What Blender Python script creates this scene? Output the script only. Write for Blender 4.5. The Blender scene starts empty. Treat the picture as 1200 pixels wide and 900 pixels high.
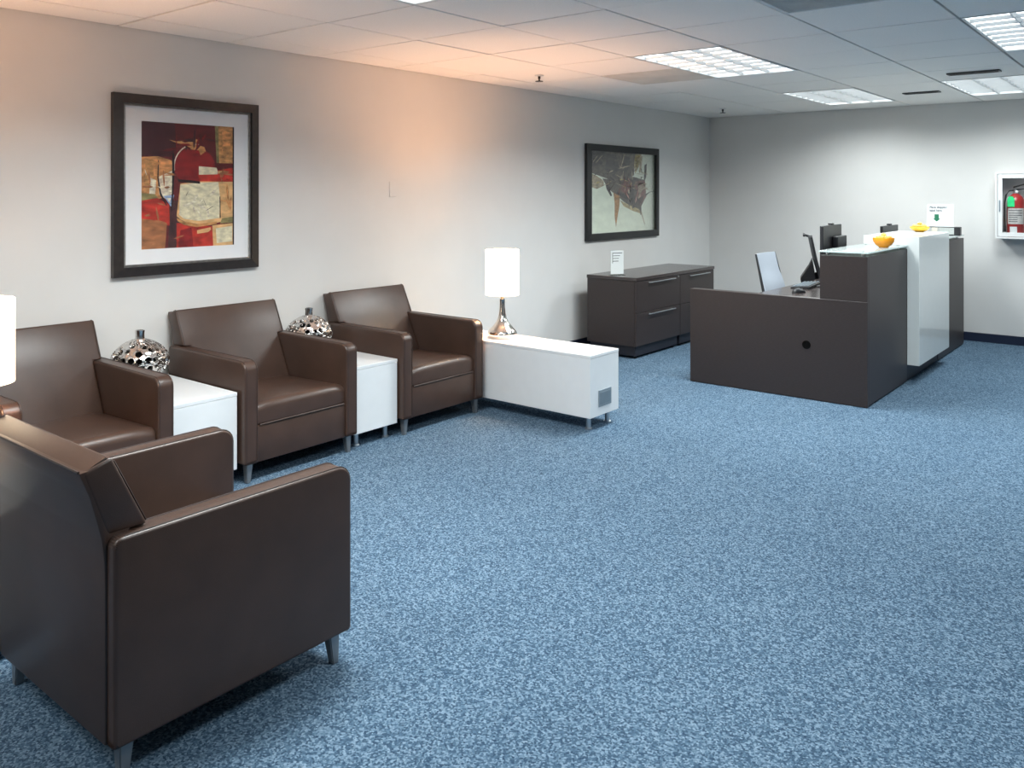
import bpy, bmesh, math, random
from mathutils import Vector, Matrix

PI = math.pi
rnd = random.Random(7)
scene = bpy.context.scene
COL = scene.collection

# ------------------------------------------------------------------ camera
CAM_T, CAM_H, FPX = 0.678, 1.47, 981.0
cam_d = bpy.data.cameras.new('camera')
cam = bpy.data.objects.new('camera', cam_d)
COL.objects.link(cam)
cam.location = (0, 0, CAM_H)
cam.rotation_euler = (PI / 2, 0, CAM_T)
cam_d.sensor_width = 36.0
cam_d.lens = FPX / 1200 * 36
cam_d.shift_x = -4.7 / 1200
cam_d.shift_y = -224.4 / 1200
cam_d.clip_start = 0.05
scene.camera = cam

# ------------------------------------------------------------------ world, exposure
world = bpy.data.worlds.new('world')
scene.world = world
world.use_nodes = True
world.node_tree.nodes['Background'].inputs[0].default_value = (0.7, 0.8, 0.9, 1)
world.node_tree.nodes['Background'].inputs[1].default_value = 0.05
vs = scene.view_settings
vs.view_transform = 'Standard'
vs.look = 'None'
vs.exposure = 0.45
vs.gamma = 1.0
vs.use_curve_mapping = False

TROFFER_WATT = 42.0
TROFFER_COLOR = (0.94, 1.0, 1.0)
TROFFER_SPREAD = 152.0
LENS_STRENGTH = 2.2
LAMP_WATT = 44.0
LAMP_COLOR = (1.0, 0.50, 0.24)
SHADE_STRENGTH = 3.0

# ------------------------------------------------------------------ room numbers
WX, BY, CZ = -4.504, 9.303, 2.367      # left wall, back wall, ceiling
RX, FY = 2.60, -2.42                   # right wall and the wall behind the camera
P = 0.655                              # ceiling module
GX0, GY0 = -0.93, 4.785


# ------------------------------------------------------------------ materials
def srgb(r, g, b):
    f = lambda c: (c / 255 / 12.92) if c / 255 <= 0.04045 else ((c / 255 + 0.055) / 1.055) ** 2.4
    return (f(r), f(g), f(b), 1.0)


def new_mat(name):
    m = bpy.data.materials.new(name)
    m.use_nodes = True
    nt = m.node_tree
    return m, nt, nt.nodes['Principled BSDF']


def mat(name, col, rough=0.5, metal=0.0, var=0.08, scale=12.0, bump=0.0, bscale=200.0, stretch=None, spec=None, coat=0.0):
    """principled material, colour broken up by noise, optional fine relief"""
    m, nt, b = new_mat(name)
    N, L = nt.nodes, nt.links
    tc = N.new('ShaderNodeTexCoord')
    src = tc.outputs['Object']
    if stretch:
        mp = N.new('ShaderNodeMapping')
        mp.inputs['Scale'].default_value = stretch
        L.new(src, mp.inputs[0])
        src = mp.outputs[0]
    nz = N.new('ShaderNodeTexNoise')
    nz.inputs['Scale'].default_value = scale
    nz.inputs['Detail'].default_value = 4
    L.new(src, nz.inputs['Vector'])
    rp = N.new('ShaderNodeValToRGB')
    rp.color_ramp.elements[0].position = 0.3
    rp.color_ramp.elements[1].position = 0.7
    rp.color_ramp.elements[0].color = [c * (1 - var) for c in col[:3]] + [1]
    rp.color_ramp.elements[1].color = [min(1, c * (1 + var)) for c in col[:3]] + [1]
    L.new(nz.outputs[0], rp.inputs[0])
    L.new(rp.outputs[0], b.inputs['Base Color'])
    b.inputs['Roughness'].default_value = rough
    b.inputs['Metallic'].default_value = metal
    if spec is not None:
        b.inputs['Specular IOR Level'].default_value = spec
    if coat:
        b.inputs['Coat Weight'].default_value = coat
        b.inputs['Coat Roughness'].default_value = 0.1
    if bump:
        n2 = N.new('ShaderNodeTexNoise')
        n2.inputs['Scale'].default_value = bscale
        n2.inputs['Detail'].default_value = 3
        L.new(tc.outputs['Object'], n2.inputs['Vector'])
        bp = N.new('ShaderNodeBump')
        bp.inputs['Strength'].default_value = bump
        bp.inputs['Distance'].default_value = 0.004
        L.new(n2.outputs[0], bp.inputs['Height'])
        L.new(bp.outputs[0], b.inputs['Normal'])
    return m


def emis(name, col, strength):
    m, nt, b = new_mat(name)
    b.inputs['Base Color'].default_value = (0.8, 0.8, 0.8, 1)
    b.inputs['Emission Color'].default_value = (*col[:3], 1)
    b.inputs['Emission Strength'].default_value = strength
    return m


def glassy(name, tint=(0.95, 1, 0.98), gloss=0.1, rough=0.02, ior=1.3, reflection_mix=0.0):
    m, nt, b = new_mat(name)
    N, L = nt.nodes, nt.links
    N.remove(b)
    tr = N.new('ShaderNodeBsdfTransparent')
    tr.inputs[0].default_value = (*tint, 1)
    gl = N.new('ShaderNodeBsdfGlossy')
    gl.inputs['Roughness'].default_value = rough
    fr = N.new('ShaderNodeFresnel')
    fr.inputs[0].default_value = ior
    mul = N.new('ShaderNodeMath')
    mul.operation = 'MULTIPLY_ADD'
    mul.inputs[1].default_value = 0.8
    mul.inputs[2].default_value = gloss
    L.new(fr.outputs[0], mul.inputs[0])
    mx = N.new('ShaderNodeMixShader')
    L.new(mul.outputs[0], mx.inputs[0])
    L.new(tr.outputs[0], mx.inputs[1])
    L.new(gl.outputs[0], mx.inputs[2])
    out = mx.outputs[0]
    if reflection_mix:
        df = N.new('ShaderNodeBsdfDiffuse')
        df.inputs[0].default_value = (0.86, 0.93, 0.92, 1)
        m2 = N.new('ShaderNodeMixShader')
        m2.inputs[0].default_value = reflection_mix
        L.new(out, m2.inputs[1])
        L.new(df.outputs[0], m2.inputs[2])
        out = m2.outputs[0]
    L.new(out, N['Material Output'].inputs[0])
    return m


def carpet_mat():
    m, nt, b = new_mat('blue_carpet')
    N, L = nt.nodes, nt.links
    tc = N.new('ShaderNodeTexCoord')
    vo = N.new('ShaderNodeTexVoronoi')
    vo.inputs['Scale'].default_value = 170
    L.new(tc.outputs['Object'], vo.inputs['Vector'])
    sep = N.new('ShaderNodeSeparateColor')
    L.new(vo.outputs['Color'], sep.inputs[0])
    nz = N.new('ShaderNodeTexNoise')
    nz.inputs['Scale'].default_value = 150
    nz.inputs['Detail'].default_value = 5
    nz.inputs['Roughness'].default_value = 0.7
    L.new(tc.outputs['Object'], nz.inputs['Vector'])
    mx = N.new('ShaderNodeMix')
    mx.data_type = 'FLOAT'
    mx.inputs[0].default_value = 0.45
    L.new(sep.outputs[0], mx.inputs[2])
    L.new(nz.outputs[0], mx.inputs[3])
    rp = N.new('ShaderNodeValToRGB')
    cr = rp.color_ramp
    cr.elements[0].position = 0.16
    cr.elements[0].color = (0.017, 0.040, 0.076, 1)
    cr.elements[1].position = 0.86
    cr.elements[1].color = (0.24, 0.335, 0.43, 1)
    e = cr.elements.new(0.5)
    e.color = (0.074, 0.130, 0.194, 1)
    L.new(mx.outputs[0], rp.inputs[0])
    big = N.new('ShaderNodeTexNoise')
    big.inputs['Scale'].default_value = 1.3
    big.inputs['Detail'].default_value = 3
    L.new(tc.outputs['Object'], big.inputs['Vector'])
    rp2 = N.new('ShaderNodeValToRGB')
    rp2.color_ramp.elements[0].position = 0.3
    rp2.color_ramp.elements[0].color = (0.88, 0.9, 0.92, 1)
    rp2.color_ramp.elements[1].position = 0.7
    rp2.color_ramp.elements[1].color = (1, 1, 1, 1)
    L.new(big.outputs[0], rp2.inputs[0])
    mm = N.new('ShaderNodeMix')
    mm.data_type = 'RGBA'
    mm.blend_type = 'MULTIPLY'
    mm.inputs[0].default_value = 1
    L.new(rp.outputs[0], mm.inputs[6])
    L.new(rp2.outputs[0], mm.inputs[7])
    L.new(mm.outputs[2], b.inputs['Base Color'])
    b.inputs['Roughness'].default_value = 0.95
    b.inputs['Specular IOR Level'].default_value = 0.1
    bp = N.new('ShaderNodeBump')
    bp.inputs['Strength'].default_value = 0.6
    bp.inputs['Distance'].default_value = 0.006
    L.new(mx.outputs[0], bp.inputs['Height'])
    L.new(bp.outputs[0], b.inputs['Normal'])
    return m


M = {}
M['carpet'] = carpet_mat()
M['wall'] = mat('grey_wall_paint', (0.70, 0.695, 0.68), 0.75, var=0.02, scale=3, bump=0.12, bscale=260)
M['tile'] = mat('ceiling_tile_mineral', (0.90, 0.885, 0.86), 0.9, var=0.04, scale=140, bump=0.25, bscale=220)
M['tile_stain'] = mat('stained_ceiling_tile', (0.66, 0.63, 0.58), 0.9, var=0.10, scale=4, bump=0.25, bscale=220)
M['grid'] = mat('ceiling_grid_metal', (0.12, 0.115, 0.11), 0.6, var=0.05)
M['white_metal'] = mat('white_enamel', (0.74, 0.75, 0.75), 0.4, var=0.02)
M['lens'] = emis('troffer_lens', (0.90, 0.98, 1.0), LENS_STRENGTH)
M['base_navy'] = mat('navy_vinyl_base', srgb(24, 34, 58), 0.45, var=0.08)
M['leather'] = mat('brown_leather', (0.055, 0.030, 0.0215), 0.35, var=0.12, scale=9, bump=0.10, bscale=420, spec=0.5)
M['seam'] = mat('brown_welt', (0.036, 0.021, 0.017), 0.45, var=0.1)
M['steel'] = mat('brushed_steel', (0.55, 0.56, 0.57), 0.3, metal=1.0, var=0.05)
M['grey_leg'] = mat('grey_painted_leg', (0.30, 0.31, 0.32), 0.35, metal=0.7, var=0.05)
M['chrome'] = mat('polished_chrome', (0.84, 0.77, 0.70), 0.14, metal=1.0, var=0.02)
M['vase_chrome'] = mat('silver_glaze', (0.66, 0.64, 0.62), 0.16, metal=1.0, var=0.15, scale=40)
M['dark_hole'] = mat('dark_recess', (0.004, 0.004, 0.004), 0.8, var=0.1, spec=0.05)
M['white_lam'] = mat('white_laminate', (0.76, 0.78, 0.79), 0.30, var=0.015)
M['white_gloss'] = mat('white_gloss_laminate', (0.74, 0.78, 0.77), 0.12, var=0.01)
M['espresso'] = mat('espresso_laminate', (0.030, 0.0215, 0.0205), 0.42, var=0.25, scale=7, stretch=(6, 6, 60))
M['espresso_top'] = mat('espresso_top', (0.046, 0.036, 0.035), 0.20, var=0.2, scale=7, stretch=(6, 60, 60))
M['black_plastic'] = mat('black_plastic', (0.012, 0.013, 0.016), 0.4, var=0.1)
M['black_gloss'] = mat('black_screen', (0.012, 0.014, 0.018), 0.15, var=0.1)
M['black_base'] = mat('black_plinth', (0.010, 0.011, 0.018), 0.5, var=0.1)
M['grey_plate'] = mat('grey_plate', (0.22, 0.27, 0.31), 0.4, var=0.06)
M['mesh_grey'] = mat('pale_grey_mesh', (0.42, 0.47, 0.54), 0.6, var=0.05, scale=200)
M['frame_brown'] = mat('dark_brown_frame', (0.026, 0.019, 0.016), 0.35, var=0.25, scale=30)
M['frame_black'] = mat('black_frame', (0.012, 0.013, 0.014), 0.35, var=0.15, scale=30)
M['silver_fillet'] = mat('silver_fillet', (0.42, 0.40, 0.38), 0.35, metal=0.6, var=0.2, scale=60)
M['matboard'] = mat('white_mat_board', (0.86, 0.85, 0.85), 0.85, var=0.01)
M['paper'] = mat('white_paper', (0.70, 0.74, 0.74), 0.7, var=0.01)
M['ink'] = mat('dark_ink', (0.05, 0.06, 0.06), 0.7, var=0.05)
M['ink_light'] = mat('grey_ink', (0.10, 0.10, 0.12), 0.7, var=0.05)
M['arrow_green'] = mat('green_ink', (0.012, 0.15, 0.075), 0.6, var=0.05)
M['pane'] = glassy('clear_pane', (1.0, 1.0, 1.0), 0.01, ior=1.15)
M['acrylic'] = glassy('clear_acrylic', (0.94, 0.97, 0.96), 0.06)
M['glass_top'] = glassy('counter_glass', (0.85, 0.93, 0.91), 0.12, 0.03, reflection_mix=0.20)  # pale diffuse share imitates the bright back wall reflected in the glass
M['glass_edge'] = mat('glass_edge', (0.62, 0.74, 0.72), 0.2, var=0.05)
M['orange'] = mat('orange_glaze', (0.80, 0.30, 0.015), 0.18, var=0.1, scale=20)
M['yellow'] = mat('yellow_glaze', (0.82, 0.46, 0.03), 0.18, var=0.1, scale=20)
M['candy'] = mat('yellow_candy', (0.80, 0.50, 0.10), 0.3, var=0.2, scale=60)
M['red'] = mat('extinguisher_red', (0.38, 0.030, 0.030), 0.28, var=0.08)
M['green_tag'] = mat('green_tag', (0.02, 0.62, 0.22), 0.5, var=0.15, scale=30)
M['label'] = mat('extinguisher_label', (0.58, 0.57, 0.55), 0.5, var=0.15, scale=40)
M['cab_inside'] = mat('cabinet_inside', (0.42, 0.45, 0.46), 0.6, var=0.03)
M['rubber'] = mat('black_rubber', (0.012, 0.012, 0.013), 0.6, var=0.1)
M['shade'] = emis('lit_lamp_shade', (1.0, 0.74, 0.45), SHADE_STRENGTH)
M['grille'] = mat('grey_grille', (0.72, 0.74, 0.74), 0.6, var=0.05)
M['brass'] = mat('warm_bulb_cap', (0.6, 0.5, 0.35), 0.3, metal=1.0)


# ------------------------------------------------------------------ mesh helpers
def finish(bm, smooth=None):
    bmesh.ops.recalc_face_normals(bm, faces=bm.faces)
    if smooth is not None:
        for f in bm.faces:
            f.smooth = True
        for e in bm.edges:
            if len(e.link_faces) == 2 and e.calc_face_angle(0) > smooth:
                e.smooth = False
    return bm


def obj(name, bm, m, parent=None, loc=(0, 0, 0), rot=(0, 0, 0), smooth=None):
    finish(bm, smooth)
    me = bpy.data.meshes.new(name)
    bm.to_mesh(me)
    bm.free()
    for x in (m if isinstance(m, (list, tuple)) else [m]):
        me.materials.append(x)
    return link(name, me, parent, loc, rot)


def link(name, me, parent=None, loc=(0, 0, 0), rot=(0, 0, 0)):
    o = bpy.data.objects.new(name, me)
    COL.objects.link(o)
    o.location = loc
    o.rotation_euler = rot
    if parent:
        o.parent = parent
    return o


def tag(o, label, cat, group=None):
    o['label'] = label
    o['category'] = cat
    if group:
        o['group'] = group
    return o


def thing(name, label, cat, loc=(0, 0, 0), rotz=0, group=None):
    o = bpy.data.objects.new(name, None)
    o.empty_display_size = 0.1
    COL.objects.link(o)
    o.location = loc
    o.rotation_euler = (0, 0, rotz)
    return tag(o, label, cat, group)


def struct(o):
    o['kind'] = 'structure'
    return o


def copy_tree(o, parent=None):
    c = o.copy()
    COL.objects.link(c)
    c.parent = parent
    for ch in list(o.children):
        copy_tree(ch, c)
    return c


def box(x0, x1, y0, y1, z0, z1, bevel=0.0, seg=2, bm=None):
    own = bm is None
    b = bmesh.new()
    vs_ = [b.verts.new((x, y, z)) for x in (x0, x1) for y in (y0, y1) for z in (z0, z1)]
    for f in ((0, 1, 3, 2), (4, 6, 7, 5), (0, 4, 5, 1), (2, 3, 7, 6), (0, 2, 6, 4), (1, 5, 7, 3)):
        b.faces.new([vs_[i] for i in f])
    bmesh.ops.recalc_face_normals(b, faces=b.faces)
    if bevel:
        bmesh.ops.bevel(b, geom=list(b.edges), offset=bevel, segments=seg, profile=0.5, affect='EDGES')
    if own:
        return b
    join(bm, b)
    return bm


def join(dst, src, mi=None):
    mp = {}
    for v in src.verts:
        mp[v] = dst.verts.new(v.co)
    for f in src.faces:
        try:
            nf = dst.faces.new([mp[v] for v in f.verts])
            nf.material_index = f.material_index if mi is None else mi
        except ValueError:
            pass
    src.free()
    return dst


def prism(pts, y0, y1, bevel=0.0, seg=2, axis='y'):
    """pts (a,b) outline in the x-z plane extruded along y (axis 'y') or x-y outline along z (axis 'z')"""
    b = bmesh.new()
    mk = (lambda a, c, t: (a, t, c)) if axis == 'y' else ((lambda a, c, t: (a, c, t)) if axis == 'z' else (lambda a, c, t: (t, a, c)))
    A = [b.verts.new(mk(p[0], p[1], y0)) for p in pts]
    B = [b.verts.new(mk(p[0], p[1], y1)) for p in pts]
    n = len(pts)
    b.faces.new(A)
    b.faces.new(B[::-1])
    for i in range(n):
        b.faces.new((A[i], B[i], B[(i + 1) % n], A[(i + 1) % n]))
    bmesh.ops.recalc_face_normals(b, faces=b.faces)
    if bevel:
        bmesh.ops.bevel(b, geom=list(b.edges), offset=bevel, segments=seg, profile=0.5, affect='EDGES')
    return b


def lathe(prof, n=32, cap=True):
    b = bmesh.new()
    rings = []
    for r, z in prof:
        if r < 1e-5:
            rings.append([b.verts.new((0, 0, z))])
        else:
            rings.append([b.verts.new((r * math.cos(2 * PI * i / n), r * math.sin(2 * PI * i / n), z)) for i in range(n)])
    for a, c in zip(rings, rings[1:]):
        if len(a) == 1 and len(c) == 1:
            continue
        for i in range(n):
            j = (i + 1) % n
            if len(a) == 1:
                b.faces.new((a[0], c[i], c[j]))
            elif len(c) == 1:
                b.faces.new((a[i], a[j], c[0]))
            else:
                b.faces.new((a[i], a[j], c[j], c[i]))
    if cap:
        for r in (rings[0], rings[-1]):
            if len(r) > 1:
                b.faces.new(r)
    return b


def tube(pts, r, n=8, closed=False):
    b = bmesh.new()
    pts = [Vector(p) for p in pts]
    rings = []
    m = len(pts)
    for i, p in enumerate(pts):
        if closed:
            d = pts[(i + 1) % m] - pts[i - 1]
        else:
            d = pts[min(i + 1, m - 1)] - pts[max(i - 1, 0)]
        d.normalize()
        up = Vector((0, 0, 1)) if abs(d.z) < 0.9 else Vector((1, 0, 0))
        s = d.cross(up).normalized()
        u = s.cross(d)
        rr = r[i] if isinstance(r, (list, tuple)) else r
        rings.append([b.verts.new(p + s * rr * math.cos(2 * PI * k / n) + u * rr * math.sin(2 * PI * k / n)) for k in range(n)])
    for i in range(m if closed else m - 1):
        a, c = rings[i], rings[(i + 1) % m]
        for k in range(n):
            j = (k + 1) % n
            b.faces.new((a[k], a[j], c[j], c[k]))
    if not closed:
        b.faces.new(rings[0])
        b.faces.new(rings[-1])
    return b


def frame_bm(w, h, fw, d, x0=0.0):
    """four mitred mouldings in the local y-z plane (faces +x); outer size w x h, width fw, depth d"""
    b = bmesh.new()
    o = [(-w / 2, -h / 2), (w / 2, -h / 2), (w / 2, h / 2), (-w / 2, h / 2)]
    i = [(-w / 2 + fw, -h / 2 + fw), (w / 2 - fw, -h / 2 + fw), (w / 2 - fw, h / 2 - fw), (-w / 2 + fw, h / 2 - fw)]
    for k in range(4):
        j = (k + 1) % 4
        q = [o[k], o[j], i[j], i[k]]
        A = [b.verts.new((x0, *p)) for p in q]
        # outer edge slightly lower than the crown of the moulding
        hs = [d * 0.8, d * 0.8, d, d]
        B = [b.verts.new((x0 + hs[t], *p)) for t, p in enumerate(q)]
        b.faces.new(A)
        b.faces.new(B[::-1])
        for t in range(4):
            s = (t + 1) % 4
            b.faces.new((A[t], B[t], B[s], A[s]))
    return b


def poly_print(polys, x=0.0, step=0.00006):
    """flat print: layered polygons in the y-z plane, polys = [(pts, material index)]"""
    b = bmesh.new()
    for k, (pts, mi) in enumerate(polys):
        vs_ = [b.verts.new((x + k * step, p[0], p[1])) for p in pts]
        f = b.faces.new(vs_)
        f.normal_update()
        if f.normal.x < 0:
            f.normal_flip()
        f.material_index = mi
    return b


def print_obj(name, b, mats, parent, loc=(0, 0, 0), rot=(0, 0, 0)):
    me = bpy.data.meshes.new(name)
    b.to_mesh(me)
    b.free()
    for m in mats:
        me.materials.append(m)
    return link(name, me, parent, loc, rot)


def text_mesh(body, size, spacing=1.0):
    cu = bpy.data.curves.new('lettering', 'FONT')
    cu.body = body
    cu.size = size
    cu.space_character = spacing
    cu.extrude = 0.0004
    cu.offset = size * 0.03
    cu.resolution_u = 2
    o = bpy.data.objects.new('lettering', cu)
    COL.objects.link(o)
    dg = bpy.context.evaluated_depsgraph_get()
    me = bpy.data.meshes.new_from_object(o.evaluated_get(dg))
    bpy.data.objects.remove(o)
    bpy.data.curves.remove(cu)
    return me


# ------------------------------------------------------------------ the setting
struct(obj('floor', box(WX - 0.1, RX + 0.1, FY - 0.1, BY + 0.1, -0.10, 0.0), M['carpet']))
struct(obj('wall_left', box(WX - 0.1, WX, FY - 0.1, BY + 0.1, 0, CZ + 0.12), M['wall']))
struct(obj('wall_back', box(WX, RX, BY, BY + 0.1, 0, CZ + 0.12), M['wall']))
struct(obj('wall_right', box(RX, RX + 0.1, FY - 0.1, BY + 0.1, 0, CZ + 0.12), M['wall']))
struct(obj('wall_front', box(WX, RX, FY - 0.1, FY, 0, CZ + 0.12), M['wall']))
BB = 0.086
struct(obj('baseboard_left', box(WX, WX + 0.012, FY, BY, 0, BB, 0.003), M['base_navy']))
struct(obj('baseboard_back', box(WX + 0.012, RX - 0.012, BY - 0.012, BY, 0, BB, 0.003), M['base_navy']))
struct(obj('baseboard_right', box(RX - 0.012, RX, FY, BY, 0, BB, 0.003), M['base_navy']))
struct(obj('baseboard_front', box(WX + 0.012, RX - 0.012, FY, FY + 0.012, 0, BB, 0.003), M['base_navy']))

# ceiling: dark backing with the grid, every mineral tile a piece of its own
ceil_o = struct(obj('ceiling', box(WX, RX, FY, BY, CZ + 0.10, CZ + 0.14), M['grid']))
xs = [GX0 + P * k for k in range(-5, 6)]
xs = [WX] + [x for x in xs if WX + 0.05 < x < RX - 0.05] + [RX]
ys = [GY0 + P * k for k in range(-12, 8)]
ys = [FY] + [y for y in ys if FY + 0.05 < y < BY - 0.05] + [BY]


def cell(x, y):
    i = max(k for k in range(len(xs) - 1) if xs[k] <= x + 1e-4)
    j = max(k for k in range(len(ys) - 1) if ys[k] <= y + 1e-4)
    return i, j


LIGHTS = [  # x, y of the fixture's low corner
    (GX0 - 3 * P, GY0), (GX0 - 3 * P, GY0 + 4 * P), (GX0 - 3 * P, GY0 - 5 * P),
    (GX0 - P, GY0 + 4 * P), (GX0, GY0), (GX0, GY0 - 5 * P), (GX0 - 3 * P, GY0 - 9 * P)]  # last two are out of view, added to light the near floor and chair
# output set per fixture: far pair dimmed to keep the back wall from washing out
LIGHT_OUTPUT = [1.12, 0.58, 1.12, 0.50, 0.85, 0.50, 0.55]
taken = set()
for x, y in LIGHTS:
    i, j = cell(x + 0.1, y + 0.1)
    taken |= {(i, j), (i, j + 1)}
GRILLE = (GX0 - P, GY0 - 2 * P)
taken.add(cell(GRILLE[0] + 0.1, GRILLE[1] + 0.1))
stain_cells = {cell(-3.2, 5.8)}
GAP, TT = 0.0065, 0.016
tile_mesh = {}
for i in range(len(xs) - 1):
    for j in range(len(ys) - 1):
        if (i, j) in taken:
            continue
        w, h = xs[i + 1] - xs[i], ys[j + 1] - ys[j]
        st = (i, j) in stain_cells
        key = (round(w, 3), round(h, 3), st)
        if key not in tile_mesh:
            b = box(-w / 2 + GAP, w / 2 - GAP, -h / 2 + GAP, h / 2 - GAP, 0, TT, 0.002, 1)
            finish(b)
            me = bpy.data.meshes.new('ceiling_tile')
            b.to_mesh(me)
            b.free()
            me.materials.append(M['tile_stain' if st else 'tile'])
            tile_mesh[key] = me
        t = link('ceiling_tile', tile_mesh[key], ceil_o, ((xs[i] + xs[i + 1]) / 2, (ys[j] + ys[j + 1]) / 2, CZ + rnd.uniform(0, 0.002)),
                 (rnd.uniform(-0.002, 0.002), rnd.uniform(-0.002, 0.002), 0))
# the tee bars that carry the tiles
for k, x in enumerate(xs[1:-1]):
    obj('grid_bar', box(x - 0.011, x + 0.011, FY + 0.003, BY - 0.003, CZ + 0.022, CZ + 0.03), M['grid'], ceil_o)
for k, y in enumerate(ys[1:-1]):
    obj('grid_bar', box(WX + 0.003, RX - 0.003, y - 0.011, y + 0.011, CZ + 0.0305, CZ + 0.0385), M['grid'], ceil_o)

# ------------------------------------------------------------------ ceiling lights (2 x 4 module louvred troffers)
def troffer_parts(t):
    W, L = P - 0.018, 2 * P - 0.018
    f = bmesh.new()
    fw = 0.014
    for x0, x1, y0, y1 in ((-W / 2, -W / 2 + fw, -L / 2, L / 2), (W / 2 - fw, W / 2, -L / 2, L / 2),
                           (-W / 2 + fw, W / 2 - fw, -L / 2, -L / 2 + fw), (-W / 2 + fw, W / 2 - fw, L / 2 - fw, L / 2)):
        box(x0, x1, y0, y1, -0.001, 0.05, 0, bm=f)
    obj('frame', f, M['white_metal'], t)
    obj('diffuser', box(-W / 2 + fw, W / 2 - fw, -L / 2 + fw, L / 2 - fw, 0.020, 0.03), M['lens'], t)
    iw, il = W - 2 * fw, L - 2 * fw
    for k in range(1, 3):
        x = -iw / 2 + iw * k / 3
        obj('louver_blade', prism([(x - 0.003, 0.001), (x + 0.003, 0.001), (x + 0.014, 0.0195), (x - 0.014, 0.0195)], -il / 2, il / 2), M['white_metal'], t)
    for k in range(1, 8):
        y = -il / 2 + il * k / 8
        obj('louver_blade', prism([(y - 0.003, 0.001), (y + 0.003, 0.001), (y + 0.014, 0.0195), (y - 0.014, 0.0195)], -iw / 2, iw / 2, axis='x'), M['white_metal'], t)


LIGHT_LABELS = [
    'white louvred ceiling light panel above the long white table with the lamp',
    'white louvred ceiling light nearest the far corner above the reception desk',
    'ceiling light panel cut by the top edge above the armchairs',
    'white louvred ceiling light above the fire extinguisher cabinet',
    'white louvred ceiling light panel in the top right corner',
    'added unseen ceiling light panel above the right of the camera', 'added unseen ceiling light panel behind the camera on the left']
proto = None
for k, (x, y) in enumerate(LIGHTS):
    c = (x + P / 2, y + P, CZ)
    if proto is None:
        t = proto = thing('ceiling_light', LIGHT_LABELS[k], 'ceiling light', c, 0, 'louvred ceiling light panels')
        troffer_parts(t)
    else:
        t = copy_tree(proto)
        t.location = c
        t['label'] = LIGHT_LABELS[k]
for k, (x, y) in enumerate(LIGHTS):
    ld = bpy.data.lights.new('troffer_glow', 'AREA')
    ld.shape = 'RECTANGLE'
    ld.size, ld.size_y = 0.56, 1.2
    ld.energy = TROFFER_WATT * LIGHT_OUTPUT[k]
    ld.color = TROFFER_COLOR
    ld.spread = math.radians(TROFFER_SPREAD)
    lo = bpy.data.objects.new('troffer_glow', ld)
    COL.objects.link(lo)
    lo.location = (x + P / 2, y + P, CZ - 0.006)

# return-air grille
t = thing('return_air_grille', 'dark grey square air return grille in the ceiling at the top edge', 'vent', (GRILLE[0] + P / 2, GRILLE[1] + P / 2, CZ))
W = P - 0.012
f = bmesh.new()
for x0, x1, y0, y1 in ((-W / 2, -W / 2 + 0.02, -W / 2, W / 2), (W / 2 - 0.02, W / 2, -W / 2, W / 2),
                       (-W / 2 + 0.02, W / 2 - 0.02, -W / 2, -W / 2 + 0.02), (-W / 2 + 0.02, W / 2 - 0.02, W / 2 - 0.02, W / 2)):
    box(x0, x1, y0, y1, -0.002, 0.03, bm=f)
obj('frame', f, M['grille'], t)
obj('backing', box(-W / 2 + 0.02, W / 2 - 0.02, -W / 2 + 0.02, W / 2 - 0.02, 0.026, 0.03), M['grille'], t)
for k in range(24):
    y = -W / 2 + 0.02 + (W - 0.04) * (k + 0.5) / 24
    obj('slat', prism([(y - 0.009, 0.001), (y - 0.006, 0.0), (y + 0.007, 0.018), (y + 0.004, 0.019)], -W / 2 + 0.02, W / 2 - 0.02, axis='x'), M['grille'], t)


# slot diffusers
def slot_vent(label, x0, x1, y):
    t = thing('slot_diffuser', label, 'vent', ((x0 + x1) / 2, y, CZ), 0, 'black slot diffusers in the ceiling')
    w = x1 - x0
    f = bmesh.new()
    for a0, a1, c0, c1 in ((-w / 2, w / 2, -0.050, -0.042), (-w / 2, w / 2, 0.042, 0.050), (-w / 2, -w / 2 + 0.012, -0.042, 0.042), (w / 2 - 0.012, w / 2, -0.042, 0.042)):
        box(a0, a1, c0, c1, -0.010, -0.001, bm=f)
    obj('frame', f, M['black_plastic'], t)
    obj('opening', box(-w / 2 + 0.012, w / 2 - 0.012, -0.042, 0.042, -0.004, -0.001), M['dark_hole'], t)
    for k in range(3):
        y = -0.022 + 0.022 * k
        obj('vane', box(-w / 2 + 0.012, w / 2 - 0.012, y - 0.003, y + 0.003, -0.009, -0.004), M['black_plastic'], t)


slot_vent('short black slot vent between the two far ceiling lights', -2.02, -1.72, 8.10)
slot_vent('black slot vent just in front of the ceiling light over the extinguisher', -1.43, -1.08, 6.99)


def sprinkler(label, x, y):
    t = thing('sprinkler_head', label, 'sprinkler', (x, y, CZ), 0, 'ceiling sprinkler heads')
    obj('escutcheon', lathe([(0.0, -0.001), (0.036, -0.001), (0.033, -0.007), (0.014, -0.010), (0.0, -0.010)], 20, False), M['white_metal'], t, smooth=0.6)
    obj('body', lathe([(0.010, -0.010), (0.010, -0.028), (0.006, -0.030), (0.006, -0.046)], 12), M['frame_black'], t, smooth=0.6)
    obj('deflector', lathe([(0.0, -0.046), (0.030, -0.046), (0.030, -0.050), (0.0, -0.050)], 16, False), M['frame_black'], t)


sprinkler('small dark sprinkler head in the warm lit ceiling over the armchairs', -3.873, 5.092)
sprinkler('small dark sprinkler head in the ceiling near the far corner', -3.881, 8.333)


# ------------------------------------------------------------------ armchairs
CW, CD = 0.7255, 0.7435   # width, depth


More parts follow.
